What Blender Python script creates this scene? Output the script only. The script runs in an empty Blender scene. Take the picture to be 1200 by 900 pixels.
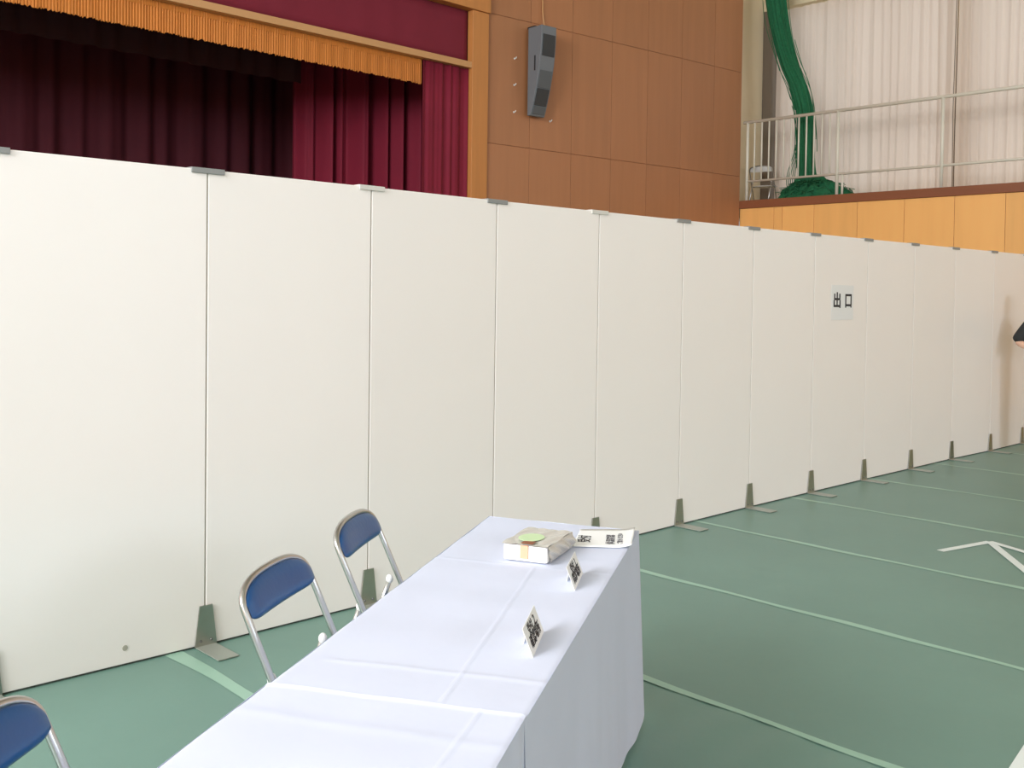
import bpy, bmesh, math, random
from mathutils import Vector, Matrix
random.seed(7)
scene = bpy.context.scene
COL = scene.collection

# ------------------------------------------------------------------ camera
CAM_H = 1.5687
YAW, PITCH, ROLL, FPX, CY = 0.769031554, -0.0254160888, 0.0136994139, 1185.529, 376.475
Fv = Vector((math.sin(YAW)*math.cos(PITCH), math.cos(YAW)*math.cos(PITCH), math.sin(PITCH)))
Rv0 = Vector((math.cos(YAW), -math.sin(YAW), 0)); Uv0 = Rv0.cross(Fv)
Rv = Rv0*math.cos(ROLL) + Uv0*math.sin(ROLL); Uv = Uv0*math.cos(ROLL) - Rv0*math.sin(ROLL)
cd = bpy.data.cameras.new('camera'); cam = bpy.data.objects.new('camera', cd); COL.objects.link(cam)
M = Matrix.Identity(4)
for i in range(3):
    M[i][0], M[i][1], M[i][2] = Rv[i], Uv[i], -Fv[i]
M[2][3] = CAM_H
cam.matrix_world = M
cd.sensor_fit = 'HORIZONTAL'; cd.sensor_width = 36.0; cd.lens = FPX*36.0/1200.0
cd.shift_y = -(450.0-CY)/1200.0
cd.clip_start = 0.05; cd.clip_end = 200
scene.camera = cam

# ------------------------------------------------------------------ light
HALL_L, HALL_R, HALL_B, HALL_TOP = -9.0, 15.25, -16.0, 9.0
w = bpy.data.worlds.new('sky'); scene.world = w; w.use_nodes = True
w.node_tree.nodes['Background'].inputs[0].default_value = (0.80, 0.90, 1.0, 1)
w.node_tree.nodes['Background'].inputs[1].default_value = 1.0
def area(name, loc, aim, sx, sy, power, color):
    d = bpy.data.lights.new(name, 'AREA'); d.shape = 'RECTANGLE'; d.size = sx; d.size_y = sy
    d.energy = power; d.color = color
    o = bpy.data.objects.new(name, d); COL.objects.link(o); o.location = loc
    o.rotation_euler = Vector(aim).to_track_quat('-Z', 'Y').to_euler()
    return o
LEFT_WIN = [(-14.0, -10.2), (-9.4, -5.6), (-4.8, -1.0), (-0.2, 3.6), (4.4, 8.2)]
WZ0, WZ1 = 3.9, 7.9
for k, (a, b) in enumerate(LEFT_WIN):        # daylight in the side windows opposite
    area('window_daylight', (HALL_L-0.12, (a+b)/2, (WZ0+WZ1)/2), (1, 0, -0.25), b-a-0.1, WZ1-WZ0-0.1, [200, 300, 750, 2900, 1000][k], (0.97, 0.97, 1.0))
BACK_FILL_WIN = [(-6.0, -1.5), (0.5, 5.0), (7.0, 11.5)]
for (a, b), e in zip(BACK_FILL_WIN, (200, 480, 1200)):   # unseen end wall windows, added as fill light from behind
    area('window_daylight', ((a+b)/2, HALL_B-0.12, 5.6), (0, 1, -0.2), b-a-0.1, 3.9, e, (0.80, 0.89, 1.0))
RIGHT_WIN = [(6.95, 10.12), (3.55, 6.75), (0.1, 3.3), (-3.4, -0.2), (-6.9, -3.7)]
GAL_X = 16.6
for a, b in RIGHT_WIN:                       # daylight behind the white curtains
    area('window_daylight', (GAL_X+0.95, (a+b)/2, 5.2), (-1, 0, 0), b-a+0.2, 4.4, 80, (1.0, 0.98, 0.96))
scene.view_settings.view_transform = 'Standard'; scene.view_settings.look = 'None'
scene.view_settings.exposure = -0.90; scene.view_settings.gamma = 1.0
scene.view_settings.use_curve_mapping = False

# ------------------------------------------------------------------ helpers
def lin(r, g, b):
    f = lambda c: (c/12.92 if c <= 0.04045 else ((c+0.055)/1.055)**2.4)
    return (f(r/255), f(g/255), f(b/255), 1.0)
MATS = {}
def mat(name, rgb, rough=0.6, metal=0.0, spec=0.5, noise=0.0, nscale=8.0, stretch=(1, 1, 1), bump=0.0, bscale=None, island=0.0, coat=0.0):
    m = bpy.data.materials.new(name); m.use_nodes = True; MATS[name] = m
    nt = m.node_tree; N, L = nt.nodes, nt.links
    bs = N['Principled BSDF']; bs.inputs['Roughness'].default_value = rough
    bs.inputs['Metallic'].default_value = metal; bs.inputs['Specular IOR Level'].default_value = spec
    bs.inputs['Coat Weight'].default_value = coat
    c = lin(*rgb); bs.inputs['Base Color'].default_value = c
    if noise or bump or island:
        tc = N.new('ShaderNodeTexCoord'); mp = N.new('ShaderNodeMapping'); mp.inputs['Scale'].default_value = stretch
        L.new(tc.outputs['Object'], mp.inputs['Vector'])
        vec = mp.outputs['Vector']
        if island:
            oi = N.new('ShaderNodeObjectInfo'); sh = N.new('ShaderNodeVectorMath'); sh.operation = 'ADD'
            mul = N.new('ShaderNodeMath'); mul.operation = 'MULTIPLY'; mul.inputs[1].default_value = 37.0
            L.new(oi.outputs['Random'], mul.inputs[0]); L.new(vec, sh.inputs[0]); L.new(mul.outputs[0], sh.inputs[1]); vec = sh.outputs[0]
        nz = N.new('ShaderNodeTexNoise'); nz.inputs['Scale'].default_value = nscale; nz.inputs['Detail'].default_value = 5
        L.new(vec, nz.inputs['Vector'])
        val = nz.outputs['Fac']
        hsv = N.new('ShaderNodeHueSaturation'); hsv.inputs['Color'].default_value = c
        mr = N.new('ShaderNodeMapRange'); mr.inputs['From Min'].default_value = 0.25; mr.inputs['From Max'].default_value = 0.75
        mr.inputs['To Min'].default_value = 1-noise; mr.inputs['To Max'].default_value = 1+noise
        L.new(val, mr.inputs['Value']); vout = mr.outputs[0]
        if island:
            m2 = N.new('ShaderNodeMapRange'); m2.inputs['To Min'].default_value = 1-island; m2.inputs['To Max'].default_value = 1+island
            L.new(oi.outputs['Random'], m2.inputs['Value'])
            mm = N.new('ShaderNodeMath'); mm.operation = 'MULTIPLY'; L.new(vout, mm.inputs[0]); L.new(m2.outputs[0], mm.inputs[1]); vout = mm.outputs[0]
        L.new(vout, hsv.inputs['Value']); L.new(hsv.outputs[0], bs.inputs['Base Color'])
        if bump:
            bz = N.new('ShaderNodeTexNoise'); bz.inputs['Scale'].default_value = bscale or nscale*4; bz.inputs['Detail'].default_value = 3
            L.new(vec, bz.inputs['Vector'])
            bp = N.new('ShaderNodeBump'); bp.inputs['Strength'].default_value = bump; bp.inputs['Distance'].default_value = 0.01
            L.new(bz.outputs['Fac'], bp.inputs['Height']); L.new(bp.outputs[0], bs.inputs['Normal'])
    return m
mat('floor_sheet', (106, 140, 128), 0.40, spec=0.4, noise=0.06, nscale=1.3, bump=0.22, bscale=3, island=0.03)
mat('seam_tape', (146, 184, 164), 0.35, noise=0.04, nscale=6)
mat('wood_floor', (170, 130, 85), 0.4, noise=0.08, nscale=3)
mat('panel_cream', (246, 241, 236), 0.42, noise=0.012, nscale=1.2)
mat('panel_edge', (176, 172, 158), 0.5)
mat('foot_metal', (186, 186, 178), 0.28, metal=1.0, noise=0.12, nscale=6)
mat('clip_grey', (140, 142, 140), 0.5)
mat('clip_white', (216, 214, 206), 0.5)
mat('brown_wood', (172, 118, 80), 0.4, noise=0.06, nscale=1.6, stretch=(5, 5, 0.35), island=0.05)
mat('trim_wood', (196, 132, 72), 0.5, noise=0.07, nscale=2, stretch=(6, 6, 0.5))
mat('rail_wood', (198, 150, 100), 0.5, noise=0.05, nscale=2, stretch=(0.5, 6, 6))
mat('yellow_wood', (252, 190, 112), 0.45, noise=0.05, nscale=1.5, stretch=(5, 5, 0.4), island=0.05)
mat('ledge_wood', (140, 82, 50), 0.5, noise=0.06, nscale=2, stretch=(6, 0.5, 6))
mat('burgundy', (124, 14, 44), 0.8, noise=0.06, nscale=3, bump=0.15, bscale=120)
mat('burgundy_flat', (118, 26, 46), 0.85, noise=0.05, nscale=3, bump=0.1, bscale=150)
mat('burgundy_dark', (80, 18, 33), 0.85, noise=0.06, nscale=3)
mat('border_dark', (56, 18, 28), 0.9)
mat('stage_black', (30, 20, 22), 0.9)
mat('gold_fringe', (192, 116, 40), 0.7, noise=0.16, nscale=6, stretch=(14, 1, 0.6))
mat('speaker_grey', (112, 118, 124), 0.55)
mat('speaker_grille', (58, 60, 62), 0.7, noise=0.1, nscale=200)
mat('speaker_mid', (88, 94, 98), 0.6)
mat('steel', (150, 150, 150), 0.35, metal=1.0)
mat('chair_tube', (196, 196, 194), 0.28, metal=1.0)
mat('chair_vinyl', (30, 82, 136), 0.28, noise=0.04, nscale=10, bump=0.05, bscale=60)
mat('white_plastic', (235, 235, 232), 0.4)
mat('black_rubber', (28, 28, 30), 0.7)
mat('cloth_white', (206, 213, 231), 0.85, noise=0.015, nscale=5, bump=0.14, bscale=9)
mat('table_wood', (190, 160, 120), 0.5)
mat('paper', (238, 240, 238), 0.7)
mat('sign_paper', (236, 236, 234), 0.6)
mat('base_metal', (158, 164, 154), 0.4, metal=0.3)  # grey-green stands in for the floor mirrored in the steel base
mat('channel_dark', (70, 76, 70), 0.7)
mat('ink', (38, 38, 42), 0.7)
mat('ink_grey', (96, 96, 100), 0.7)
mat('tape_white', (222, 230, 226), 0.5)
mat('rail_white', (226, 222, 206), 0.45)
mat('wall_beige', (232, 216, 184), 0.8, noise=0.02, nscale=2)
mat('wall_white', (222, 218, 208), 0.8, noise=0.02, nscale=2)
mat('alu_dark', (120, 108, 94), 0.5)
mat('net_green', (22, 104, 66), 0.8, noise=0.25, nscale=30, bump=0.5, bscale=90)
mat('net_strand', (34, 112, 74), 0.8)
mat('black_shirt', (40, 42, 42), 0.85)
mat('skin', (222, 178, 152), 0.55)
mat('beige_cloth', (188, 160, 138), 0.85)
mat('hair_black', (28, 24, 22), 0.5)
mat('label_green', (196, 222, 176), 0.5)
mat('label_orange', (246, 176, 142), 0.5)
mat('plastic_wrap', (196, 194, 186), 0.15)
mat('box_white', (250, 250, 250), 0.5)
def trans_mat(name, rgb, t):
    m = bpy.data.materials.new(name); m.use_nodes = True; MATS[name] = m; nt = m.node_tree; N, L = nt.nodes, nt.links
    N.remove(N['Principled BSDF']); out = N['Material Output']
    d = N.new('ShaderNodeBsdfDiffuse'); tr = N.new('ShaderNodeBsdfTranslucent'); mx = N.new('ShaderNodeMixShader')
    d.inputs[0].default_value = lin(*rgb); tr.inputs[0].default_value = lin(*rgb); mx.inputs[0].default_value = t
    L.new(d.outputs[0], mx.inputs[1]); L.new(tr.outputs[0], mx.inputs[2]); L.new(mx.outputs[0], out.inputs[0])
trans_mat('curtain_white', (230, 216, 202), 0.45)
def glass_mat():
    m = bpy.data.materials.new('window_glass'); m.use_nodes = True; MATS['window_glass'] = m; nt = m.node_tree; N, L = nt.nodes, nt.links
    N.remove(N['Principled BSDF']); out = N['Material Output']
    a = N.new('ShaderNodeBsdfTransparent'); b = N.new('ShaderNodeBsdfGlossy'); mx = N.new('ShaderNodeMixShader')
    b.inputs['Roughness'].default_value = 0.02; mx.inputs[0].default_value = 0.08
    L.new(a.outputs[0], mx.inputs[1]); L.new(b.outputs[0], mx.inputs[2]); L.new(mx.outputs[0], out.inputs[0])
glass_mat()

class MB:
    def __init__(s): s.v = []; s.f = []; s.smooth = []
    def add(s, verts, faces, smooth=False):
        o = len(s.v); s.v += [tuple(v) for v in verts]
        s.f += [tuple(i+o for i in f) for f in faces]; s.smooth += [smooth]*len(faces); return s
    def box(s, a, b, rot=None, c=None):
        (x0, y0, z0), (x1, y1, z1) = a, b
        vs = [Vector(p) for p in ((x0,y0,z0),(x1,y0,z0),(x1,y1,z0),(x0,y1,z0),(x0,y0,z1),(x1,y0,z1),(x1,y1,z1),(x0,y1,z1))]
        if rot is not None: vs = [rot @ p for p in vs]
        return s.add(vs, [(0,3,2,1),(4,5,6,7),(0,1,5,4),(1,2,6,5),(2,3,7,6),(3,0,4,7)])
    def prism(s, poly, h0, h1, axis=2):
        n = len(poly)
        def P(p, h):
            return {2: (p[0], p[1], h), 1: (p[0], h, p[1]), 0: (h, p[0], p[1])}[axis]
        vs = [P(p, h0) for p in poly] + [P(p, h1) for p in poly]
        fs = [tuple(range(n))[::-1], tuple(range(n, 2*n))] + [(i, (i+1) % n, n+(i+1) % n, n+i) for i in range(n)]
        return s.add(vs, fs)
    def tube(s, pts, r, n=10, caps=True):
        pts = [Vector(p) for p in pts]; rs = r if isinstance(r, (list, tuple)) else [r]*len(pts)
        t = (pts[1]-pts[0]).normalized(); up = Vector((0, 0, 1)) if abs(t.z) < 0.95 else Vector((1, 0, 0))
        nrm = (up - t*up.dot(t)).normalized(); rings = []
        for i, p in enumerate(pts):
            if i == 0: tt = pts[1]-pts[0]
            elif i == len(pts)-1: tt = pts[-1]-pts[-2]
            else: tt = (pts[i+1]-p).normalized() + (p-pts[i-1]).normalized()
            tt.normalize(); nrm = (nrm - tt*nrm.dot(tt)).normalized(); b = tt.cross(nrm)
            rings.append([p + (nrm*math.cos(2*math.pi*k/n) + b*math.sin(2*math.pi*k/n))*rs[i] for k in range(n)])
        vs = [q for ring in rings for q in ring]; m = len(pts)
        fs = [(i*n+k, i*n+(k+1) % n, (i+1)*n+(k+1) % n, (i+1)*n+k) for i in range(m-1) for k in range(n)]
        s.add(vs, fs, True)
        if caps: s.add(rings[0], [tuple(range(n))[::-1]]); s.add(rings[-1], [tuple(range(n))])
        return s
    def sphere(s, c, r, nu=12, nv=8, sc=(1, 1, 1)):
        vs = []; fs = []
        for j in range(nv+1):
            th = math.pi*j/nv
            for i in range(nu):
                ph = 2*math.pi*i/nu
                vs.append((c[0]+r*sc[0]*math.sin(th)*math.cos(ph), c[1]+r*sc[1]*math.sin(th)*math.sin(ph), c[2]+r*sc[2]*math.cos(th)))
        for j in range(nv):
            for i in range(nu): fs.append((j*nu+i, (j+1)*nu+i, (j+1)*nu+(i+1) % nu, j*nu+(i+1) % nu))
        return s.add(vs, fs, True)
    def grid(s, fn, nu, nv, smooth=True, flip=False):
        vs = [fn(i/nu, j/nv) for j in range(nv+1) for i in range(nu+1)]
        fs = []
        for j in range(nv):
            for i in range(nu):
                q = (j*(nu+1)+i, j*(nu+1)+i+1, (j+1)*(nu+1)+i+1, (j+1)*(nu+1)+i)
                fs.append(q[::-1] if flip else q)
        return s.add(vs, fs, smooth)
    def mesh(s, name):
        me = bpy.data.meshes.new(name); me.from_pydata(s.v, [], s.f); me.update()
        for p, sm in zip(me.polygons, s.smooth): p.use_smooth = sm
        bm = bmesh.new(); bm.from_mesh(me); bmesh.ops.remove_doubles(bm, verts=bm.verts, dist=1e-6)
        bmesh.ops.recalc_face_normals(bm, faces=bm.faces); bm.to_mesh(me); bm.free()
        return me
    def build(s, name, material, parent=None, bevel=0.0, solid=0.0, label=None):
        return link(name, s.mesh(name), material, parent, bevel, solid, label)
def link(name, me, material, parent=None, bevel=0.0, solid=0.0, label=None):
    o = bpy.data.objects.new(name, me); COL.objects.link(o)
    if material and not me.materials: me.materials.append(MATS[material])
    if parent is not None: o.parent = parent
    if solid:
        md = o.modifiers.new('thickness', 'SOLIDIFY'); md.thickness = solid; md.offset = 0
    if bevel:
        md = o.modifiers.new('bevel', 'BEVEL'); md.width = bevel; md.segments = 2; md.limit_method = 'ANGLE'; md.angle_limit = 0.7
    if label: o['label'] = label
    return o
def tag(o, label, cat, group=None):
    o['label'] = label; o['category'] = cat
    if group: o['group'] = group
    return o
def empty(name, loc=(0, 0, 0), rz=0.0):
    o = bpy.data.objects.new(name, None); COL.objects.link(o); o.location = loc; o.rotation_euler = (0, 0, rz); o.empty_display_size = 0.1
    return o
def struct(o):
    o['kind'] = 'structure'; return o
def text_mesh(body, size, bold=0.0, spacing=1.0, line=1.0):
    cu = bpy.data.curves.new('lettering', 'FONT'); cu.body = body; cu.size = size; cu.align_x = 'CENTER'; cu.align_y = 'CENTER'
    cu.space_character = spacing; cu.space_line = line; cu.offset = bold; cu.extrude = 0.0004; cu.resolution_u = 3
    to = bpy.data.objects.new('lettering', cu); COL.objects.link(to)
    dg = bpy.context.evaluated_depsgraph_get(); me = bpy.data.meshes.new_from_object(to.evaluated_get(dg))
    bpy.data.objects.remove(to); bpy.data.curves.remove(cu); me.materials.clear()
    return me
def frame_matrix(origin, xdir, ydir):
    x = Vector(xdir).normalized(); y = Vector(ydir).normalized(); z = x.cross(y).normalized()
    m = Matrix.Identity(4)
    for i in range(3): m[i][0], m[i][1], m[i][2], m[i][3] = x[i], y[i], z[i], origin[i]
    return m
ORD = ['first', 'second', 'third', 'fourth', 'fifth', 'sixth', 'seventh', 'eighth', 'ninth', 'tenth', 'eleventh', 'twelfth', 'thirteenth', 'fourteenth']

# ------------------------------------------------------------------ floor
floor = struct(MB().box((HALL_L, HALL_B, -0.2), (HALL_R+1.6, 16.2, -0.004)).build('floor', 'wood_floor'))
SEAM0, SEAM = 1.98, 1.293
edges = [SEAM0+SEAM*k for k in range(-8, 11)]
for k in range(len(edges)-1):
    a, b = edges[k], min(edges[k+1], HALL_R-0.02)
    if a < HALL_L: continue
    rr = random.Random(k)
    ph = rr.random()*6
    mb = MB()
    def sheet(u, v, a=a, b=b, ph=ph):
        y = -8 + 18.3*v
        x = a + (b-a)*u + 0.006*math.sin(y*2.3+ph+u*3)
        z = 0.0
        if abs(a-SEAM0) < 0.01:          # ruckled stretch of sheet beside the table
            m_ = math.exp(-((x-3.05)/0.45)**2)*math.exp(-((y-1.9)/0.75)**2)
            z = 0.004*m_*(0.5+0.5*math.sin(y*26-x*5+0.8*math.sin(x*4)))
        return (x, y, z)
    if abs(a-SEAM0) < 0.01: mb.grid(sheet, 30, 900)
    else: mb.grid(sheet, 6, 90)
    mb.build('floor_sheet', 'floor_sheet', floor)
for k, e in enumerate(edges[1:-1]):
    if not (HALL_L+0.5 < e < HALL_R-0.3): continue
    ph = k*1.7
    def tape(u, v, e=e, ph=ph):
        y = -8 + 18.3*v
        wdt = 0.040*(1+0.2*math.sin(y*5+ph))
        if e < 2.5: wdt *= 1.7  # left seams widened to stand in for a bright floor reflection
        return (e+(u-0.5)*wdt+0.006*math.sin(y*2.3+ph)+0.004*math.sin(y*9+ph*2), y, 0.0015 if e < 3 or e > 3.5 else 0.0045)
    MB().grid(tape, 2, 260).build('seam_tape', 'seam_tape', floor)

# ------------------------------------------------------------------ hall shell
ceil = struct(MB().box((HALL_L-0.3, HALL_B-0.3, HALL_TOP), (GAL_X+0.4, 16.4, HALL_TOP+0.2)).build('ceiling', 'wall_white'))
wl = struct(empty('wall_left'))
mb = MB().box((HALL_L-0.25, HALL_B, 0), (HALL_L, 10.6, WZ0)).box((HALL_L-0.25, HALL_B, WZ1), (HALL_L, 10.6, HALL_TOP))
ys = [HALL_B] + [t for ab in LEFT_WIN for t in ab] + [10.6]
for i in range(0, len(ys), 2): mb.box((HALL_L-0.25, ys[i], WZ0), (HALL_L, ys[i+1], WZ1))
mb.build('wall_body', 'wall_white', wl)
MB().box((HALL_L, HALL_B, 0), (HALL_L+0.03, 10.4, 3.2)).build('wainscot', 'yellow_wood', wl)
wb = struct(empty('wall_back'))
mb = MB().box((HALL_L, HALL_B-0.25, 0), (HALL_R+1.4, HALL_B, 3.6)).box((HALL_L, HALL_B-0.25, 7.6), (HALL_R+1.4, HALL_B, HALL_TOP))
xs = [HALL_L] + [t for ab in BACK_FILL_WIN for t in ab] + [HALL_R+1.4]
for i in range(0, len(xs), 2): mb.box((xs[i], HALL_B-0.25, 3.6), (xs[i+1], HALL_B, 7.6))
mb.build('wall_body', 'wall_white', wb)
MB().box((HALL_L, HALL_B, 0), (HALL_R, HALL_B+0.03, 3.2)).build('wainscot', 'yellow_wood', wb)

# ---- front wall right of the stage: brown wood panels
A2, B2 = Vector((9.6, 10.5)), Vector((15.22, 10.03))
wdir = (B2-A2).normalized(); WLEN = (B2-A2).length
wrot = math.atan2(wdir.y, wdir.x)
wf = struct(empty('wall_front', (A2.x, A2.y, 0), wrot))
MB().box((0, 0.012, 0), (WLEN, 0.3, HALL_TOP)).build('wall_body', 'ledge_wood', wf)
cols = [0.0, 0.80, 1.62, 2.455, 3.26, 4.07, 4.90, WLEN]
rows = [0.09, 1.90, 3.705, 5.515, 7.32, 9.0]
for i in range(7):
    for j in range(5):
        MB().box((cols[i]+0.003, 0, rows[j]+0.003), (cols[i+1]-0.003, 0.03, rows[j+1]-0.003)).build('wood_panel', 'brown_wood', wf, bevel=0.002)
ws = struct(empty('wall_stage', (0, 10.5, 0)))
STL = -3.3          # left edge of the stage opening
MB().box((HALL_L, 0, 0), (STL-0.3, 0.25, HALL_TOP)).build('wall_body', 'brown_wood', ws)
MB().box((STL-0.3, 0, 6.3), (9.6, 0.25, HALL_TOP)).build('wall_upper', 'brown_wood', ws)
MB().box((STL-0.3, 0, 0), (9.6, 0.2, 1.0)).build('stage_apron', 'brown_wood', ws)

# ---- stage box
st = struct(empty('stage', (0, 0, 0)))
MB().box((STL-1.2, 10.7, 0.85), (10.4, 16.0, 1.0)).build('stage_floor', 'wood_floor', st)
MB().box((STL-1.2, 16.0, 0), (10.4, 16.2, HALL_TOP)).build('stage_back', 'stage_black', st)
MB().box((STL-1.4, 10.75, 0), (STL-1.2, 16.2, HALL_TOP)).build('stage_side', 'stage_black', st)
MB().box((10.4, 10.8, 0), (10.6, 16.2, HALL_TOP)).build('stage_side', 'stage_black', st)
MB().box((STL-1.2, 10.75, 6.6), (10.4, 16.0, 6.75)).build('stage_top', 'stage_black', st)
t1 = struct(MB().box((9.295, 10.45, 0.0), (9.59, 10.56, 5.48)).build('trim_1', 'trim_wood', bevel=0.006))
t2 = struct(MB().box((STL-0.3, 10.42, 5.482), (9.60, 10.6, 6.3)).build('trim_2', 'trim_wood', bevel=0.006))
t3 = struct(MB().box((STL-0.29, 10.36, 0.0), (STL, 10.56, 5.48)).build('trim_3', 'trim_wood', bevel=0.006))
rail = struct(MB().box((STL+0.01, 10.46, 4.685), (9.292, 10.60, 4.77)).build('trim_4', 'rail_wood', bevel=0.004))
# fabric above the rail
def cloth_strip(x0, x1, y, z0, z1, amp, wl_, seed=0, nz=6, n=None, spread=0.0, vary=0.5, dy=0.0):
    rr = random.Random(seed); ph = [rr.random()*6.3 for _ in range(6)]
    n = n or max(40, int((x1-x0)/wl_*14))
    def fn(u, v):
        x = x0+(x1-x0)*u
        k = 2*math.pi*x/wl_
        a = math.sin(k + 0.9*math.sin(k*0.31+ph[0]) + ph[1]) + vary*math.sin(k*0.53+ph[2]) + 0.3*vary*math.sin(k*2.1+ph[3])
        return (x, y + dy*(1-u) + amp*a*(1-spread*v), z0+(z1-z0)*v)
    return MB().grid(fn, n, nz)
o = cloth_strip(STL+0.02, 9.285, 10.56, 4.775, 5.478, 0.003, 0.5, 1, n=200).build('stage_valance', 'burgundy_flat', solid=0.006)
tag(o, 'flat burgundy valance cloth between wooden header and rail above the stage', 'valance')
# gold fringe
rr = random.Random(3); fx0, fx1 = STL+0.05, 8.50; n = 1100
mb = MB()
bot = [4.365+rr.uniform(-0.012, 0.012) for _ in range(n+1)]
def fr(u, v):
    i = int(round(u*n)); x = fx0+(fx1-fx0)*u
    return (x, 10.585+0.006*math.sin(i*2.1)+0.004*math.sin(i*0.37), (bot[i] if v < 0.01 else 4.365+(4.69-4.365)*v))
mb.grid(fr, n, 3, smooth=False)
o = empty('stage_fringe', (0, 0, 0)); mb.build('fringe_threads', 'gold_fringe', o, solid=0.012)
MB().box((fx0, 10.575, 4.62), (fx1, 10.598, 4.684)).build('fringe_heading', 'gold_fringe', o)
tag(o, 'golden thread fringe hanging under the stage rail', 'fringe')
o = cloth_strip(8.50, 9.288, 10.545, 1.02, 4.683, 0.012, 0.16, 5, n=160, vary=0.8).build('proscenium_leg_curtain', 'burgundy', solid=0.006)
tag(o, 'smooth burgundy side curtain beside the wooden stage post', 'curtain')
o = cloth_strip(7.90, 9.45, 11.2, 1.02, 6.4, 0.10, 0.19, 11, n=480, vary=0.7, dy=1.5).build('stage_curtain', 'burgundy', solid=0.006)
tag(o, 'deeply pleated burgundy main curtain gathered at the right of the stage', 'curtain')
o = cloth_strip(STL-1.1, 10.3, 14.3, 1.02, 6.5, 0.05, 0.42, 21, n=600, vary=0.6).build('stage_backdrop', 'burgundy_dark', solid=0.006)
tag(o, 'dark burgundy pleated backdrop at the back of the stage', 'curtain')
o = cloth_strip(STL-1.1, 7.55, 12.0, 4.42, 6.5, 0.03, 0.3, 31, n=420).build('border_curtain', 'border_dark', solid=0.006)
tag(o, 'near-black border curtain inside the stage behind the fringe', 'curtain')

# ------------------------------------------------------------------ right wall, ledge and gallery
wr = struct(empty('wall_right'))
MB().box((HALL_R+0.012, HALL_B, 0), (HALL_R+0.2, 10.05, 3.14)).build('wall_body', 'ledge_wood', wr)
seams = [10.04, 9.36, 9.20, 8.607, 7.842, 7.071, 6.30, 5.571, 4.83, 4.09, 3.35, 2.61, 1.87, 1.13, 0.4]
for a, b in zip(seams[:-1], seams[1:]):
    MB().box((HALL_R, b+0.003, 0.05), (HALL_R+0.03, a-0.003, 3.142)).build('wood_panel', 'yellow_wood', wr, bevel=0.002)
MB().box((HALL_R, HALL_B, 0.05), (HALL_R+0.03, 0.397, 3.142)).build('wood_panelling', 'yellow_wood', wr)
ledge = struct(MB().box((HALL_R-0.03, HALL_B, 3.145), (HALL_R+0.20, 10.05, 3.282)).build('trim_5', 'ledge_wood', bevel=0.006))
gf = struct(MB().box((HALL_R+0.2, HALL_B, 3.0), (GAL_X+0.2, 10.6, 3.2)).build('floor_gallery', 'wall_beige'))
ge = struct(MB().box((HALL_R+0.01, 10.43, 3.2), (GAL_X+0.2, 10.6, HALL_TOP)).build('wall_gallery', 'wall_beige'))
ww = struct(empty('wall_window'))
mb = MB().box((GAL_X+0.2, HALL_B, 3.2), (GAL_X+0.4, 10.6, 3.35)).box((GAL_X+0.2, HALL_B, 6.95), (GAL_X+0.4, 10.6, HALL_TOP))
wy = [10.6] + [t for a, b in RIGHT_WIN for t in (b, a)] + [HALL_B]
for i in range(0, len(wy), 2): mb.box((GAL_X+0.2, wy[i+1], 3.35), (GAL_X+0.4, wy[i], 6.95))
mb.build('wall_body', 'wall_beige', ww)
MB().box((GAL_X-0.12, HALL_B, 6.90), (GAL_X+0.2, 10.42, 7.06)).build('curtain_box', 'wall_beige', ww)
MB().box((GAL_X-0.10, 10.25, 3.2), (GAL_X+0.2, 10.425, 6.9)).build('jamb', 'alu_dark', ww)
for k, (a, b) in enumerate(RIGHT_WIN[:3]):
    wn = struct(empty('window_%d' % (k+1), (GAL_X+0.3, (a+b)/2, 3.35)))
    hw = (b-a)/2; H = 3.6
    mb = MB()
    mb.box((-0.04, -hw, 0), (0.04, -hw+0.06, H)).box((-0.04, hw-0.06, 0), (0.04, hw, H)).box((-0.04, -hw, 0), (0.04, hw, 0.06)).box((-0.04, -hw, H-0.06), (0.04, hw, H))
    mb.build('window_frame', 'alu_dark', wn)
    MB().box((-0.05, -hw+0.06, 1.18), (0.05, hw-0.06, 1.30)).build('transom', 'alu_dark', wn)
    for f in (-0.33, 0.33):
        MB().box((-0.04, f*hw-0.03, 0.06), (0.04, f*hw+0.03, H-0.06)).build('mullion', 'alu_dark', wn)
    cuts = [-hw+0.06, -0.33*hw-0.03, -0.33*hw+0.03, 0.33*hw-0.03, 0.33*hw+0.03, hw-0.06]
    for q in range(3):
        for z0, z1 in ((0.06, 1.18), (1.30, H-0.06)):
            MB().box((-0.004, cuts[2*q], z0), (0.004, cuts[2*q+1], z1)).build('pane', 'window_glass', wn)
# white curtains in front of the windows
def side_curtain(y0, y1, seed, label):
    rr = random.Random(seed); ph = [rr.random()*6.3 for _ in range(6)]
    L_ = y0-y1; n = int(L_/0.018)
    def fn(u, v):
        y = y0-L_*u; k = 2*math.pi*y/0.17
        a = math.sin(k+1.3*math.sin(k*0.23+ph[0])+ph[1])+0.6*math.sin(k*0.41+ph[2])+0.25*math.sin(k*2.3+ph[4])
        return (GAL_X+0.03+0.022*a*(0.75+0.25*(1-v)), y+0.01*math.sin(v*4+k*0.2), 3.22+(6.895-3.22)*v)
    o = MB().grid(fn, n, 8).build('window_curtain', 'curtain_white')
    return tag(o, label, 'curtain', 'white gallery curtains')
side_curtain(10.20, 6.90, 1, 'white sheer pleated curtain behind the green net on the gallery')
side_curtain(6.87, 3.5, 2, 'white sheer pleated curtain at the right edge of the gallery windows')
side_curtain(3.46, 0.2, 3, 'white sheer gallery curtain beyond the right edge of the picture')
o = MB().tube([(GAL_X-0.04, 6.885, 3.22), (GAL_X-0.05, 6.90, 4.6), (GAL_X-0.05, 6.875, 6.89)], 0.006, 6).build('curtain_cord', 'alu_dark')
tag(o, 'dark cord hanging where the two white gallery curtains meet', 'cord')

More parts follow.
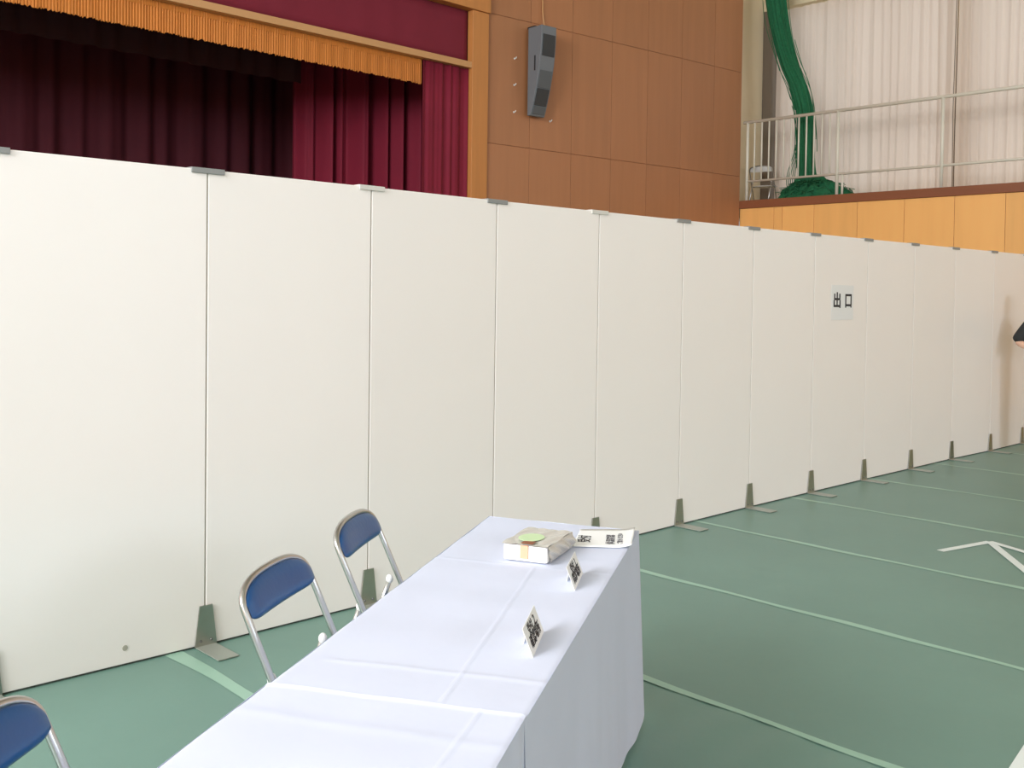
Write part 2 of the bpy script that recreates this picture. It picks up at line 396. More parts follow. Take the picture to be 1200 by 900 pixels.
# gallery railing
RX = HALL_R+0.05; RZ0, RZT, RZL = 3.283, 4.65, 3.62
rl = empty('gallery_railing', (RX, 0, 0))
POSTS = [9.94, 8.235, 6.53, 4.82, 3.11]
for y in POSTS:
    MB().tube([(0, y, RZ0), (0, y, RZT)], 0.026, 8).build('post', 'rail_white', rl)
MB().tube([(0, 10.02, RZT), (0, 1.5, RZT)], 0.027, 8).build('top_rail', 'rail_white', rl)
MB().tube([(0, 9.94, RZL), (0, 1.5, RZL)], 0.020, 8).build('lower_rail', 'rail_white', rl)
nb = 12
for k in range(1, nb):
    y = 9.94+(8.235-9.94)*k/nb
    MB().tube([(0, y, RZL), (0, y, RZT)], 0.014, 6).build('baluster', 'rail_white', rl)
MB().tube([(0, 8.14, RZ0), (0, 8.14, RZL)], 0.018, 8).build('short_post', 'rail_white', rl)
tag(rl, 'white metal railing standing on the brown gallery ledge', 'railing')

# green net
net = empty('safety_net', (HALL_R+0.55, 9.1, 3.2))
NX, NY, NZ = HALL_R+0.55, 9.1, 3.2
path = [(9.80, 7.6, .20), (9.75, 6.85, .20), (9.62, 6.2, .19), (9.44, 5.65, .185), (9.26, 5.25, .18), (9.14, 4.85, .175), (9.10, 4.4, .165), (9.08, 4.0, .165), (9.06, 3.7, .175), (9.04, 3.45, .24), (9.02, 3.3, .34)]
def lerp_path(t):
    t = t*(len(path)-1); i = min(int(t), len(path)-2); f = t-i
    a = path[max(i-1, 0)]; b = path[i]; c = path[i+1]; d = path[min(i+2, len(path)-1)]
    return tuple(0.5*((2*b[k])+(-a[k]+c[k])*f+(2*a[k]-5*b[k]+4*c[k]-d[k])*f*f+(-a[k]+3*b[k]-3*c[k]+d[k])*f**3) for k in range(3))
def bundle(u, v):
    y, z, r = lerp_path(v); th = 2*math.pi*u
    rr_ = r*(0.84+0.09*math.sin(9*th+5*v)+0.06*math.sin(17*th-7*v)+0.04*math.sin(4*th+9*v))
    return (0.6*rr_*math.cos(th), y-NY+rr_*math.sin(th), z-NZ)
MB().grid(bundle, 96, 70).build('net_bundle', 'net_green', net)
rr = random.Random(5); mb = MB()
for k in range(46):
    th = rr.uniform(0, 2*math.pi); amp = rr.uniform(0.9, 1.22); fq = rr.uniform(2, 6); ph = rr.random()*6
    v0 = rr.uniform(0, 0.6); v1 = v0+rr.uniform(0.2, 0.4); pts = []
    for i in range(16):
        v = v0+(min(v1, 1)-v0)*i/15; y, z, r = lerp_path(v); q = r*(amp+0.08*math.sin(fq*v*6+ph))
        pts.append((0.6*q*math.cos(th), y-NY+q*math.sin(th), z-NZ))
    mb.tube(pts, 0.006, 4, False)
o = mb.build('loose_strands', 'net_strand', net); o['kind'] = 'stuff'
mb = MB()
for s in range(5):                            # loops of slack cord left of the bundle
    w_ = 0.10+0.05*s
    pts = [(-0.05, 0.10+0.16*math.sin(math.pi*t)*(0.4+w_*4)*t+0.02*s, 1.05-0.95*t) for t in [i/14 for i in range(15)]]
    mb.tube(pts, 0.008, 4, False)
mb.build('slack_cord', 'net_strand', net)
def pile(u, v):
    th = 2*math.pi*u; R_ = math.sin(v*math.pi/2)
    h = 0.62*(1-v**1.6)+0.38*math.exp(-(v/0.38)**2)
    nz_ = 0.16*math.sin(3*th+6*v)+0.13*math.sin(7*th-9*v)+0.09*math.sin(15*th+14*v)+0.06*math.sin(29*th-22*v)
    rx, ry = 0.34, (0.98 if math.sin(th) < 0 else 0.58)
    return (R_*rx*math.cos(th)*(1+0.5*nz_), R_*ry*math.sin(th)*(1+0.4*nz_)-0.05, 0.005+max(0, 0.43*h*(1+0.8*nz_)))
MB().grid(pile, 110, 26).build('net_pile', 'net_green', net)
mb = MB(); rr = random.Random(9)
for k in range(260):
    th = rr.uniform(0, 6.283); q = rr.uniform(0.3, 1.0); ry = 1.0 if math.sin(th) < 0 else 0.6
    c = Vector((0.34*q*math.cos(th), ry*q*math.sin(th)-0.05, 0.40*(1-q**1.8)+0.03)); d = Vector((rr.uniform(-1, 1), rr.uniform(-1, 1), rr.uniform(-.2, .4)))*0.12
    mb.tube([c-d*0.6+Vector((0, 0, 0.01)), c+Vector((0, 0, 0.05)), c+d], 0.006, 4, False)
o = mb.build('pile_strands', 'net_strand', net); o['kind'] = 'stuff'
tag(net, 'bundled dark green safety net hanging down into a heap on the gallery', 'net')

# ------------------------------------------------------------------ wall loudspeaker
sp = empty('wall_loudspeaker', (A2.x+wdir.x*0.70, A2.y+wdir.y*0.70, 4.155), wrot)
SW, SH = 0.28, 1.25
def depth(t):      # cabinet depth against height, t=0 bottom .. 1 top
    return 0.06+0.235*math.sin(min(1.0, t*1.02)*math.pi*0.52)**0.9
yb = -0.06
prof = [(yb, 0.0)]+[(yb-depth(t), SH*t-0.0) for t in [i/16 for i in range(17)]]+[(yb, SH)]
MB().prism(prof, 0, SW, axis=0).build('cabinet', 'speaker_grey', sp, bevel=0.008)
def grille(t0, t1, m, name):
    n = 6; vs = []; fs = []
    for i in range(n+1):
        t = t0+(t1-t0)*i/n
        for xx in (0.03, SW-0.03):
            vs += [(xx, yb-depth(t)-0.012, SH*t), (xx, yb-depth(t)+0.004, SH*t)]
    for i in range(n):
        a = 4*i; fs += [(a, a+2, a+6, a+4), (a, a+4, a+5, a+1), (a+2, a+3, a+7, a+6)]
    fs += [(0, 1, 3, 2), (4*n, 4*n+2, 4*n+3, 4*n+1)]
    return MB().add(vs, fs).build(name, m, sp)
grille(0.02, 0.105, 'speaker_mid', 'grille'); grille(0.115, 0.30, 'speaker_grille', 'grille'); grille(0.31, 0.50, 'speaker_mid', 'grille'); grille(0.66, 0.90, 'speaker_grille', 'grille')
MB().box((-0.004, yb-0.17, SH*0.50), (0.004, yb-0.145, SH*0.67)).build('side_handle', 'black_rubber', sp)
MB().box((0.04, yb-0.10, SH), (SW-0.04, 0.0, SH+0.03)).box((0.07, yb+0.01, SH-0.2), (SW-0.07, 0.0, SH+0.03)).build('bracket', 'black_rubber', sp)
MB().box((0.08, yb, 0.2), (SW-0.08, 0.0, 0.34)).build('bracket', 'black_rubber', sp)
tag(sp, 'grey curved loudspeaker cabinet mounted on the brown panelled wall', 'loudspeaker')
o = MB().tube([(A2.x+wdir.x*0.98, A2.y+wdir.y*0.98-0.10, 5.37), (A2.x+wdir.x*1.0, A2.y+wdir.y*1.0-0.02, 5.7), (A2.x+wdir.x*1.0, A2.y+wdir.y*1.0-0.012, 7.2)], 0.010, 6).build('speaker_cable', 'rail_wood')
tag(o, 'thin tan cable running up the wall from the loudspeaker', 'cable')
for s, z, lab in ((0.50, 4.95, 'topmost of three small white hooks left of the loudspeaker'), (0.50, 4.575, 'middle of three small white hooks left of the loudspeaker'), (0.50, 4.19, 'lowest of three small white hooks left of the loudspeaker'), (1.19, 4.14, 'small white hook at the lower right of the loudspeaker')):
    hk = empty('wall_hook', (A2.x+wdir.x*s, A2.y+wdir.y*s, z), wrot)
    MB().tube([(0, 0.0, 0), (0, -0.035, 0), (0, -0.045, 0.02)], 0.007, 6).build('hook', 'white_plastic', hk)
    MB().tube([(0, 0.0, 0), (0, -0.008, 0)], 0.014, 10).build('plate', 'white_plastic', hk)
    tag(hk, lab, 'hook', 'hooks around the loudspeaker')

# ------------------------------------------------------------------ partition
JX = [1.235, 2.123, 3.007, 3.891, 4.776, 5.661, 6.546, 7.434, 8.325, 9.216, 10.107, 10.997, 11.886]
JY = [4.129, 4.117, 4.125, 4.153, 4.164, 4.174, 4.183, 4.177, 4.172, 4.160, 4.151, 4.115, 4.109]
J = [(0.347, 4.14)] + list(zip(JX, JY)) + [(12.775, 4.10)]
PH, PT = 2.1, 0.035
PLAB = ['cream partition panel cut off by the left edge of the picture',
        'large leftmost full partition panel in front of the dark stage']
for k in range(len(J)-1):
    a, b = Vector(J[k]), Vector(J[k+1]); d = b-a; L_ = d.length
    p = empty('partition_panel', (a.x, a.y, 0), math.atan2(d.y, d.x))
    g = 0.0035
    MB().box((g, 0, 0.008), (L_-g, PT, PH)).build('board', 'panel_cream', p, bevel=0.003)
    MB().box((g+0.001, 0.004, 0.002), (L_-g-0.001, PT-0.004, 0.008)).build('bottom_channel', 'channel_dark', p)
    MB().box((-g, 0.008, 0.02), (g, PT-0.004, PH-0.01)).build('edge_strip', 'panel_edge', p)
    if k == 1:
        MB().tube([(0.53, 0.0, 0.075), (0.53, -0.002, 0.075)], 0.012, 10).build('scuff_mark', 'panel_edge', p)
    if k == 0: lab = 'cream partition panel at the far left, mostly outside the picture'
    elif k == 8: lab = 'cream partition panel that carries the white exit sign'
    elif k == 12: lab = 'cream partition panel behind the dark sleeved elbow'
    elif k == 13: lab = 'last cream partition panel cut off by the right edge'
    else: lab = '%s full-height cream partition panel counted from the left edge' % ORD[k-1]
    tag(p, lab, 'partition panel', 'cream partition panels standing in one row')
for k in range(1, len(J)-1):
    x, y = J[k]; d = Vector(J[k+1])-Vector(J[k-1]); rz = math.atan2(d.y, d.x)
    f = empty('partition_stand', (x, y, 0), rz)
    yy = -0.006
    vs = [(-0.052, yy-0.004, 0.004), (0.052, yy-0.004, 0.004), (0.030, yy-0.004, 0.185), (-0.030, yy-0.004, 0.185)]
    up_ = MB().add([(a, yy-0.004, c) for a, _, c in vs]+[(a, yy+0.002, c) for a, _, c in vs], [(0, 1, 2, 3), (4, 7, 6, 5), (0, 4, 5, 1), (1, 5, 6, 2), (2, 6, 7, 3), (3, 7, 4, 0)]).build('upright_plate', 'foot_metal', f)
    MB().box((-0.048, -0.215, 0.003), (0.048, yy-0.004, 0.0075)).build('base_plate', 'base_metal', f)
    for sx in (-0.025, 0.025):
        MB().tube([(sx, yy-0.004, 0.03), (sx, yy-0.009, 0.03)], 0.006, 8).build('bolt', 'steel', up_)
    tag(f, 'metal trapezoid partition stand at the %s panel joint from the left' % ORD[k-1], 'partition stand', 'metal stands along the partition')
    white = k in (3, 5)
    c = empty('partition_clip', (x, y, PH), rz)
    MB().box((-0.078, -0.008, -0.018), (0.078, -0.0005, 0.006)).build('front_lip', 'clip_white' if white else 'clip_grey', c, bevel=0.002)
    MB().box((-0.078, -0.0005, 0.0005), (0.078, PT+0.001, 0.006)).build('top_plate', 'clip_white' if white else 'clip_grey', c)
    MB().box((-0.078, PT+0.001, -0.024), (0.078, PT+0.008, 0.006)).build('back_lip', 'clip_white' if white else 'clip_grey', c)
    tag(c, '%s plastic clip on top of the %s panel joint from the left' % ('white' if white else 'grey', ORD[k-1]), 'clip', 'clips along the partition top')
# exit sign on its panel
a, b = Vector(J[8]), Vector(J[9]); d = (b-a).normalized(); nrm = Vector((d.y, -d.x))
c0 = a + d*((7.885-a.x)/d.x)
sg = empty('exit_sign', (c0.x+nrm.x*0.001, c0.y+nrm.y*0.001, 1.545), math.atan2(d.y, d.x))
MB().box((-0.178, -0.0014, -0.142), (0.192, 0, 0.148)).build('paper_sheet', 'sign_paper', sg)
for ch, xx in (('出', -0.085), ('口', 0.105)):
    me = text_mesh(ch, 0.135, bold=0.004); o = link('lettering', me, 'ink', sg)
    o.matrix_local = frame_matrix((xx, -0.0022, 0.012), (1, 0, 0), (0, 0, 1))
tag(sg, 'white paper exit sign with two black characters on the partition', 'sign')

# ------------------------------------------------------------------ floor arrow
def tape_strip(mb, p, q, wd, z=0.0025):
    p, q = Vector(p), Vector(q); d = (q-p).normalized(); n_ = Vector((-d.y, d.x))*wd/2
    mb.prism([(p+n_)[:], (p-n_)[:], (q-n_)[:], (q+n_)[:]], z, z+0.0007)
ar = empty('tape_arrow', (6.83, 2.54, 0))
for k, (nm, q) in enumerate((('arrow_barb', (-0.49, 0.115)), ('arrow_shaft', (-1.0, -0.73)), ('arrow_barb', (-0.22, -0.50)))):
    mb = MB(); tape_strip(mb, (0, 0), q, 0.05, 0.0025+0.001*k); mb.build(nm, 'tape_white', ar)
tag(ar, 'white tape arrow stuck on the green floor', 'floor marking')
mb = MB(); tape_strip(mb, (3.40, 1.19), (4.30, 1.312), 0.06)
o = mb.build('tape_strip', 'tape_white'); tag(o, 'white tape strip on the floor at the bottom right corner', 'floor marking')

# ------------------------------------------------------------------ tables and cloths
TA = math.radians(31.7); U2 = Vector((math.cos(TA), math.sin(TA))); N2 = Vector((math.sin(TA), -math.cos(TA)))
TZ = 0.715
def table(corner, length, label):       # corner: far-left corner of the top
    o = empty('folding_table', (corner[0], corner[1], 0), TA)
    W_ = 0.552
    MB().box((-length, -W_, 0.675), (0, 0, 0.708)).build('tabletop', 'table_wood', o, bevel=0.004)
    for x in (-0.22, -length+0.22):
        for y in (-0.06, -W_+0.06):
            MB().tube([(x, y, 0.0), (x, y, 0.675)], 0.014, 8).build('leg', 'chair_tube', o)
        MB().tube([(x, -0.06, 0.10), (x, -W_+0.06, 0.10)], 0.010, 8).build('stretcher', 'chair_tube', o)
    tag(o, label, 'table', 'folding tables in a row')
FL, FR = Vector((2.653, 2.854)), Vector((2.905, 2.318))
NL, NR = Vector((1.140, 1.929)), Vector((1.436, 1.428))
c1 = FL-U2*0.075+N2*0.008
table(c1, 1.66, 'folding table under the far white cloth with the name cards')
c2 = c1-U2*1.68
table(c2, 1.66, 'folding table under the near white cloth at the bottom')
def crease(p, a, b, wd, h):             # small pressed ridge between two points
    a, b = Vector(a), Vector(b); d = b-a; L_ = d.length; d /= L_; r = Vector(p)-a; t = r.dot(d); s = r.dot(Vector((-d.y, d.x)))
    f = 1.0 if 0 < t < L_ else math.exp(-((t if t < 0 else t-L_)/0.03)**2)
    return h*f*math.exp(-(s/wd)**2)
def tablecloth(name, q, zt, hems, creases, label, seed, closed_far):
    # q: FL, FR, NR, NL ; hems: far, right, near, left hem heights
    FL_, FR_, NR_, NL_ = q
    o = empty(name, (FL_.x, FL_.y, 0)); off = FL_
    def P(u, v):  # u along length from near to far, v across from left to right
        return (NL_*(1-u)+FL_*u)*(1-v)+(NR_*(1-u)+FR_*u)*v
    rr_ = random.Random(seed); ph = [rr_.random()*6 for _ in range(6)]
    def top(u, v):
        p = P(u, v)
        e = min(u if not closed_far else 9, 9)
        z = zt + 0.0008*math.sin(p.x*17+p.y*9+ph[0])+0.0008*math.sin(p.x*11-p.y*23+ph[1])
        for cr in creases: z += crease(p, *cr)
        ed = min(v, 1-v)*0.56; ed2 = (1-u)*1.7 if closed_far else 9
        ed = min(ed, ed2)
        z -= 0.003*max(0, 1-ed/0.012)**2
        return (p.x-off.x, p.y-off.y, z)
    MB().grid(top, 300, 110).build('cloth_top', 'cloth_white', o)
    def skirt(a, b, hem, nm, wave, flare_end=0.0, near_fold=0.0):
        L_ = (b-a).length; d = (b-a)/L_; n_ = Vector((d.y, -d.x))
        def fn(u, v):
            p = a+d*L_*u; dp = v*v*0.3+v*0.7
            wv = 0.007*math.sin(u*L_*wave*0.5+ph[2])+0.004*math.sin(u*L_*wave+ph[3]+v)+0.0015*math.sin(u*L_*wave*2.6+ph[4])+near_fold*math.exp(-(((1-u)*L_-0.075)/0.030)**2)-near_fold*0.8*math.exp(-(((1-u)*L_-0.025)/0.018)**2)
            endf = min(1.0, min(u, 1-u)*L_/0.05+0.35)
            out = 0.022*v+wv*v*endf
            p = p+n_*out + d*(flare_end*v*(u**4)) 
            hz = hem+0.012*math.sin(u*L_*7+ph[5])*v
            return (p.x-off.x, p.y-off.y, (zt-0.0012)*(1-v)+hz*v)
        return MB().grid(fn, max(20, int(L_*90)), 26).build(nm, 'cloth_white', o)
    skirt(NR_, FR_, hems[1], 'front_drape', 14, 0.055 if closed_far else 0.0, 0.0 if closed_far else 0.06)
    skirt(FL_, NL_, hems[3], 'back_drape', 12)
    if hems[0] is not None: skirt(FR_, FL_, hems[0], 'end_drape', 13)
    if hems[2] is not None: skirt(NL_, NR_, hems[2], 'end_drape', 13)
    tag(o, label, 'tablecloth', 'white tablecloths')
    return o
cr1 = [((2.24, 2.204), (1.30, 1.56), 0.0035, 0.0022), ((1.34, 1.95), (1.62, 1.50), 0.012, 0.0015), ((2.10, 2.52), (2.38, 2.00), 0.010, 0.0012)]
ov = U2*0.012
tablecloth('tablecloth', (FL, FR, NR-ov, NL-ov), TZ, (0.05, 0.035, None, 0.48), cr1, 'white cloth over the far table with the box and name cards', 3, True)
NL2, NR2 = NL-U2*1.72, NR-U2*1.72
cr2 = [((1.37, 1.50), (0.2, 0.80), 0.0035, 0.0022), ((1.145, 1.92), (1.43, 1.44), 0.008, 0.003), ((1.02, 1.86), (1.30, 1.36), 0.02, 0.0012)]
tablecloth('tablecloth', (NL, NR, NR2, NL2), TZ+0.004, (None, 0.035, 0.05, 0.48), cr2, 'white cloth over the near table at the bottom of the picture', 8, False)

# name cards
def name_card(A, t, label, lines):
    t = math.radians(t); u = Vector((math.cos(t), math.sin(t), 0)); n_ = Vector((math.sin(t), -math.cos(t), 0))
    Lc, h, dpt = 0.19, 0.066, 0.026
    z0 = TZ+0.0015
    o = empty('name_card', (A[0], A[1], z0), t)   # local +x along card, -y toward the reader
    th = 0.0012
    MB().add([(0, 0, 0), (Lc, 0, 0), (Lc, dpt, h), (0, dpt, h), (0, th, 0), (Lc, th, 0), (Lc, dpt+th, h), (0, dpt+th, h)], [(0, 1, 2, 3), (4, 7, 6, 5), (0, 4, 5, 1), (1, 5, 6, 2), (2, 6, 7, 3), (3, 7, 4, 0)]).build('front_leaf', 'paper', o)
    MB().add([(0.09, 1.4*dpt, 0), (0.14, 1.4*dpt, 0), (0.14, dpt+th, h*0.9), (0.09, dpt+th, h*0.9), (0.09, 1.4*dpt+th, 0), (0.14, 1.4*dpt+th, 0), (0.14, dpt+2*th, h*0.9), (0.09, dpt+2*th, h*0.9)], [(0, 1, 2, 3), (4, 7, 6, 5), (0, 4, 5, 1), (1, 5, 6, 2), (2, 6, 7, 3), (3, 7, 4, 0)]).build('back_strut', 'paper', o)
    sl = Vector((0, dpt, h)).normalized(); out = Vector((0, -h, dpt)).normalized()
    for body, f, size in lines:
        c = Vector((Lc/2, 0, 0))+Vector((0, dpt, h))*f+out*0.0012
        lt = link('lettering', text_mesh(body, size, bold=0.0, spacing=1.05), 'ink', o)
        lt.matrix_local = frame_matrix(c, (1, 0, 0), sl)
    tag(o, label, 'name card', 'name cards on the white cloth')
name_card((1.686, 1.655), 36.5, 'white standing name card nearer the camera on the table', [('受付 ２', 0.70, 0.032), ('確認場所', 0.34, 0.034)])
name_card((2.162, 1.956), 35.0, 'white standing name card beside the wrapped box', [('受付 １', 0.70, 0.032), ('問診場所', 0.34, 0.034)])

# paper notice curling over the table edge
def notice():
    p00, p10, p11, p01 = Vector((2.531, 2.308)), Vector((2.741, 2.459)), Vector((2.895, 2.327)), Vector((2.668, 2.160))
    o = empty('paper_notice', (p00.x, p00.y, TZ)); off = p00
    def fn(u, v):     # u along the table, v from staff side to public edge
        p = (p00*(1-u)+p10*u)*(1-v)+(p01*(1-u)+p11*u)*v
        lift = 0.004+0.010*max(0, (v-0.72)/0.28)**2*(1-0.3*u)
        return (p.x-off.x, p.y-off.y, lift)
    MB().grid(fn, 8, 24).build('paper_sheet', 'paper', o, solid=0.0006)
    ux = (p10-p00).normalized(); vx = (p01-p00).normalized(); up = -vx
    def put(body, u, v, size, m, bold):
        p = (p00*(1-u)+p10*u)*(1-v)+(p01*(1-u)+p11*u)*v-off
        lt = link('lettering', text_mesh(body, size, bold=bold), m, o)
        lt.matrix_local = frame_matrix((p.x, p.y, 0.0056), (ux.x, ux.y, 0), (up.x, up.y, 0))
    put('受付', 0.42, 0.17, 0.050, 'ink', 0.0004)
    put('体温確認', 0.40, 0.62, 0.034, 'ink_grey', 0.0004)
    put('ご協力ください', 0.45, 0.78, 0.022, 'ink_grey', 0.0004)
    tag(o, 'white printed paper notice at the far right corner of the table', 'notice')
notice()

# wrapped box
bx = empty('wrapped_box', (2.262, 2.272, TZ+0.001), math.radians(-66))
# local x along the front (left to right in view), local y away from the camera
BW, BD, BH = 0.150, 0.235, 0.050
mb = MB().prism([(0, 0.006), (0.006, 0), (BW-0.006, 0), (BW, 0.006), (BW, BD-0.006), (BW-0.006, BD), (0.006, BD), (0, BD-0.006)], 0, BH)
bx.location = (2.242, 2.343, TZ+0.004)
mb.build('carton', 'box_white', bx, bevel=0.003)
def wrap(u, v):
    x = -0.004+(BW+0.008)*u; y = -0.004+(BD+0.008)*v
    return (x, y, BH+0.002+0.0045*abs(math.sin(u*7+v*3+math.sin(v*5)*1.5))*abs(math.sin(v*5-u*6+1)))
MB().grid(wrap, 26, 26, smooth=False).build('plastic_top', 'plastic_wrap', bx)
def wrap_side(u, v):
    y = -0.004+(BD+0.008)*u; z = (BH+0.003)*v
    return (BW+0.004+0.010*math.sin(v*3.1)+0.006*math.sin(u*17+v*8)*math.sin(v*3.1), y, z)
MB().grid(wrap_side, 26, 10, smooth=False).build('plastic_side', 'plastic_wrap', bx)
MB().prism([(0.065+0.042*math.cos(t*math.pi/10), 0.085+0.052*math.sin(t*math.pi/10)) for t in range(20)], BH+0.0075, BH+0.009).build('oval_label', 'label_green', bx)
MB().box((0.060, -0.0055, 0.010), (0.087, -0.0005, BH+0.002)).build('label_stripe', 'label_orange', bx)
MB().box((0.060, 0.0, BH+0.0072), (0.100, 0.036, BH+0.0082)).build('label_strip', 'ledge_wood', bx)
tag(bx, 'plastic wrapped white box with green oval label on the table', 'box')

# ------------------------------------------------------------------ folding chairs
def make_chair(seat_mat, label, group):
    o = empty('folding_chair', (0, 0, 0))
    yb_ = lambda z: -0.18+0.45*z
    HW = 0.214
    side = [(-HW, yb_(0.012), 0.012), (-HW, yb_(0.35), 0.35), (-HW, yb_(0.62), 0.62)]
    arch = []
    for i in range(1, 24):
        a = math.pi*(1-i/24)
        cx, sx = math.cos(a), math.sin(a)
        x = HW*math.copysign(abs(cx)**(2/2.6), cx); z = 0.672+0.082*abs(sx)**(2/2.6)
        arch.append((x, yb_(z), z))
    pts = side+arch+[(-p[0], p[1], p[2]) for p in side[::-1]]
    MB().tube(pts, 0.0105, 10).build('main_frame', 'chair_tube', o)
    # backrest cushion
    def zt(s): return 0.672+0.080*max(0.0, 1-abs(s)**2.6)**(1/2.6)
    def zb(s): return 0.648+0.016*abs(s)**10
    def surf(front):
        def fn(u, v):
            s = -0.985+1.97*u; e = 1-(2*v-1)**4; es = 1-abs(s)**8
            z = zb(s)+(zt(s)-zb(s))*v
            y = yb_(z)+0.010*(1-s*s)
            return (0.2145*s, y-(0.014*e*es if front else -0.006*e*es)-0.012, z)
        return fn
    MB().grid(surf(True), 30, 14).grid(surf(False), 30, 14).build('backrest', seat_mat, o)
    # seat cushion
    def seat(top):
        def fn(u, v):
            a, b = 2*u-1, 2*v-1
            e = (1-a**6)*(1-b**6)
            return (0.19*a*(1-0.06*max(0, b)), -0.09+0.13*b, 0.405+(0.018*e if top else -0.014*e))
        return fn
    MB().grid(seat(True), 16, 16).grid(seat(False), 16, 16).build('seat', seat_mat, o)
    MB().tube([(-0.187, -0.20, 0.412), (-0.187, 0.05, 0.392)], 0.009, 8).build('seat_rail', 'chair_tube', o)
    MB().tube([(0.187, -0.20, 0.412), (0.187, 0.05, 0.392)], 0.009, 8).build('seat_rail', 'chair_tube', o)
    for s in (-1, 1):
        leg_ = MB().tube([(s*0.176, 0.062, 0.475), (s*0.176, 0.09, 0.39), (s*0.176, 0.235, 0.014)], 0.0105, 10).build('rear_leg', 'chair_tube', o)
        MB().sphere((s*0.176, 0.061, 0.481), 0.014, 10, 8, (1, 1, 1.3)).build('leg_cap', 'white_plastic', leg_)
        MB().tube([(s*0.176, 0.233, 0.0), (s*0.176, 0.233, 0.03)], 0.015, 10).build('rubber_foot', 'black_rubber', leg_)
        MB().tube([(s*HW, -0.18, 0.0), (s*HW, -0.167, 0.03)], 0.0155, 10).build('rubber_foot', 'black_rubber', o)
        MB().tube([(s*0.168, yb_(0.40), 0.40), (s*0.225, yb_(0.40), 0.40)], 0.012, 10).build('pivot', 'steel', o)
    MB().tube([(-HW, yb_(0.10), 0.10), (HW, yb_(0.10), 0.10)], 0.009, 8).build('front_stretcher', 'chair_tube', o)
    MB().tube([(-0.178, 0.205, 0.10), (0.178, 0.205, 0.10)], 0.009, 8).build('rear_stretcher', 'chair_tube', o)
    return tag(o, label, 'chair', group)
def copy_tree(root, label):
    c = root.copy(); COL.objects.link(c); c['label'] = label
    for ch in list(root.children):
        k = ch.copy(); COL.objects.link(k); k.parent = c
        for g in list(ch.children):
            d = g.copy(); COL.objects.link(d); d.parent = k
    return c
def place(o, bx_, by_, deg, z=0.0):     # put the centre of the backrest's lower edge above (bx_, by_)
    t = math.radians(deg); ly = -0.18+0.45*0.65
    o.location = (bx_+math.sin(t)*ly, by_-math.cos(t)*ly, z); o.rotation_euler = (0, 0, t)
G = 'blue folding chairs behind the tables'
ch = make_chair('chair_vinyl', 'blue folding chair in the middle, between the other two blue chairs', G)
place(ch, 1.603, 2.622, 33)
c_ = copy_tree(ch, 'blue folding chair nearest the far end of the white table'); place(c_, 2.170, 3.012, 36)
c_ = copy_tree(ch, 'blue folding chair cut off by the bottom left corner'); place(c_, 0.600, 2.010, 41)
gc = make_chair('white_plastic', 'small white folding chair on the gallery behind the railing', None)
gc.location = (16.0, 10.05, 3.2); gc.rotation_euler = (0, 0, math.radians(100))

# ------------------------------------------------------------------ person at the right edge
def skin_mesh(name, verts, edges, root=0, sub=2):
    me = bpy.data.meshes.new(name); me.from_pydata([v[:3] for v in verts], edges, [])
    o = bpy.data.objects.new(name, me); COL.objects.link(o)
    o.modifiers.new('skin', 'SKIN'); ms = o.modifiers.new('sub', 'SUBSURF'); ms.levels = sub; ms.render_levels = sub
    for i, v in enumerate(verts):
        sv = me.skin_vertices[0].data[i]; r = v[3]
        sv.radius = r if isinstance(r, tuple) else (r, r); sv.use_root = (i == root)
    dg = bpy.context.evaluated_depsgraph_get(); m2 = bpy.data.meshes.new_from_object(o.evaluated_get(dg))
    for p in m2.polygons: p.use_smooth = True
    bpy.data.objects.remove(o)
    return m2
# local frame: the person faces -y, x to the picture's right; arms folded
pv = [(0, 0, .93, (.15, .11)), (0, 0, 1.10, (.14, .10)), (0, -.01, 1.28, (.16, .11)), (0, 0, 1.40, (.12, .09)), (0, 0, 1.47, (.055, .055)), (0, -.01, 1.54, (.062, .07)), (0, -.02, 1.62, (.078, .095)), (0, -.01, 1.70, (.055, .07)),
      (-.16, 0, 1.385, .058), (-.315, -.03, 1.15, .043), (-.20, -.17, 1.10, .036), (-.05, -.20, 1.15, .028), (.02, -.21, 1.155, .03),
      (.16, 0, 1.385, .058), (.31, -.03, 1.17, .043), (.20, -.19, 1.17, .036), (.05, -.235, 1.19, .028), (-.02, -.24, 1.20, .03),
      (-.09, 0, .85, .085), (-.10, -.01, .48, .055), (-.10, .01, .09, .038), (-.10, -.12, .035, .035),
      (.09, 0, .85, .085), (.10, -.01, .48, .055), (.10, .01, .09, .038), (.10, -.12, .035, .035)]
pe = [(0, 1), (1, 2), (2, 3), (3, 4), (4, 5), (5, 6), (6, 7), (3, 8), (8, 9), (9, 10), (10, 11), (11, 12), (3, 13), (13, 14), (14, 15), (15, 16), (16, 17), (0, 18), (18, 19), (19, 20), (20, 21), (0, 22), (22, 23), (23, 24), (24, 25)]
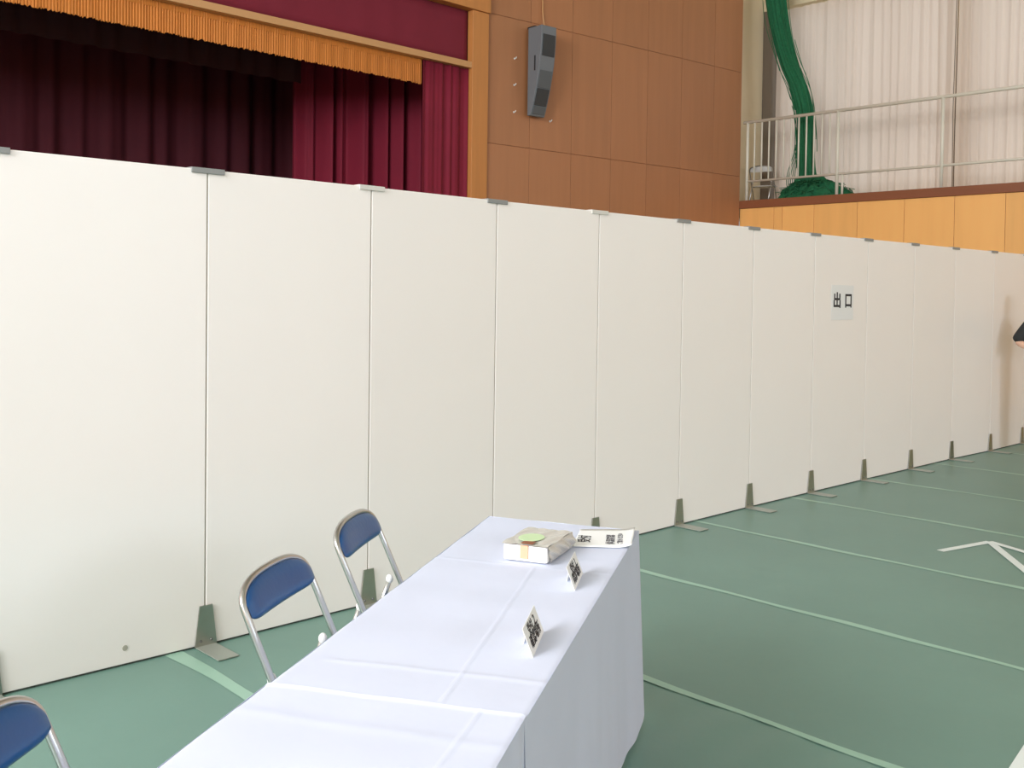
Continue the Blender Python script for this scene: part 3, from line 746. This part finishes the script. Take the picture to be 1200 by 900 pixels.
for base, sgn in ((12, 1), (17, -1)):          # four fingers and a thumb on each hand
    bx0, by0, bz0, _ = pv[base]
    for q, (dz, ln) in enumerate(((.028, .062), (.010, .07), (-.008, .066), (-.026, .052))):
        i = len(pv); pv += [(bx0+sgn*(.03+ln*.5), by0+.004, bz0+dz, .009), (bx0+sgn*(.03+ln), by0+.02, bz0+dz-.004, .008)]; pe += [(base, i), (i, i+1)]
    i = len(pv); pv += [(bx0+sgn*.015, by0-.012, bz0+.045, .010), (bx0+sgn*.04, by0-.008, bz0+.062, .009)]; pe += [(base, i), (i, i+1)]
pr = empty('person', (11.335, 3.655, 0), math.radians(-63))
link('body', skin_mesh('body', pv, pe), 'skin', pr)
sv_ = [(0, 0, .86, (.185, .145)), (0, 0, 1.10, (.17, .125)), (0, -.01, 1.28, (.185, .13)), (0, 0, 1.40, (.13, .10)), (0, 0, 1.445, (.07, .07)), (-.165, 0, 1.385, .078), (-.335, -.04, 1.145, .068), (.165, 0, 1.385, .078), (.30, -.025, 1.185, .072)]
link('shirt', skin_mesh('shirt', sv_, [(0, 1), (1, 2), (2, 3), (3, 4), (3, 5), (5, 6), (3, 7), (7, 8)]), 'black_shirt', pr, label='black short sleeved shirt')
tv = [(0, 0, 1.06, (.155, .12)), (-.09, 0, .80, .10), (-.10, -.005, .48, .08), (-.10, .01, .10, .07), (.09, 0, .80, .10), (.10, -.005, .48, .08), (.10, .01, .10, .07)]
link('trousers', skin_mesh('trousers', tv, [(0, 1), (1, 2), (2, 3), (0, 4), (4, 5), (5, 6)]), 'beige_cloth', pr)
link('hair', skin_mesh('hair', [(0, .02, 1.60, (.085, .085)), (0, .01, 1.68, (.088, .10)), (0, 0, 1.735, (.06, .075))], [(0, 1), (1, 2)]), 'hair_black', pr)
for s in (-1, 1):
    MB().sphere((s*.10, -.07, .045), .055, 12, 8, (.8, 2.2, .8)).build('shoe', 'black_rubber', pr)
    MB().sphere((s*.028, -.105, 1.625), .010, 8, 6).build('eye', 'hair_black', pr)
    MB().sphere((s*.082, 0, 1.61), .028, 8, 6, (.35, .7, 1.1)).build('ear', 'skin', pr)
MB().sphere((0, -.122, 1.60), .016, 8, 6, (.8, 1, 1.3)).build('nose', 'skin', pr)
MB().sphere((0, -.108, 1.565), .020, 8, 6, (1.2, .4, .3)).build('mouth', 'beige_cloth', pr)
tag(pr, 'person with black short sleeve and bent elbow at the right edge', 'person')
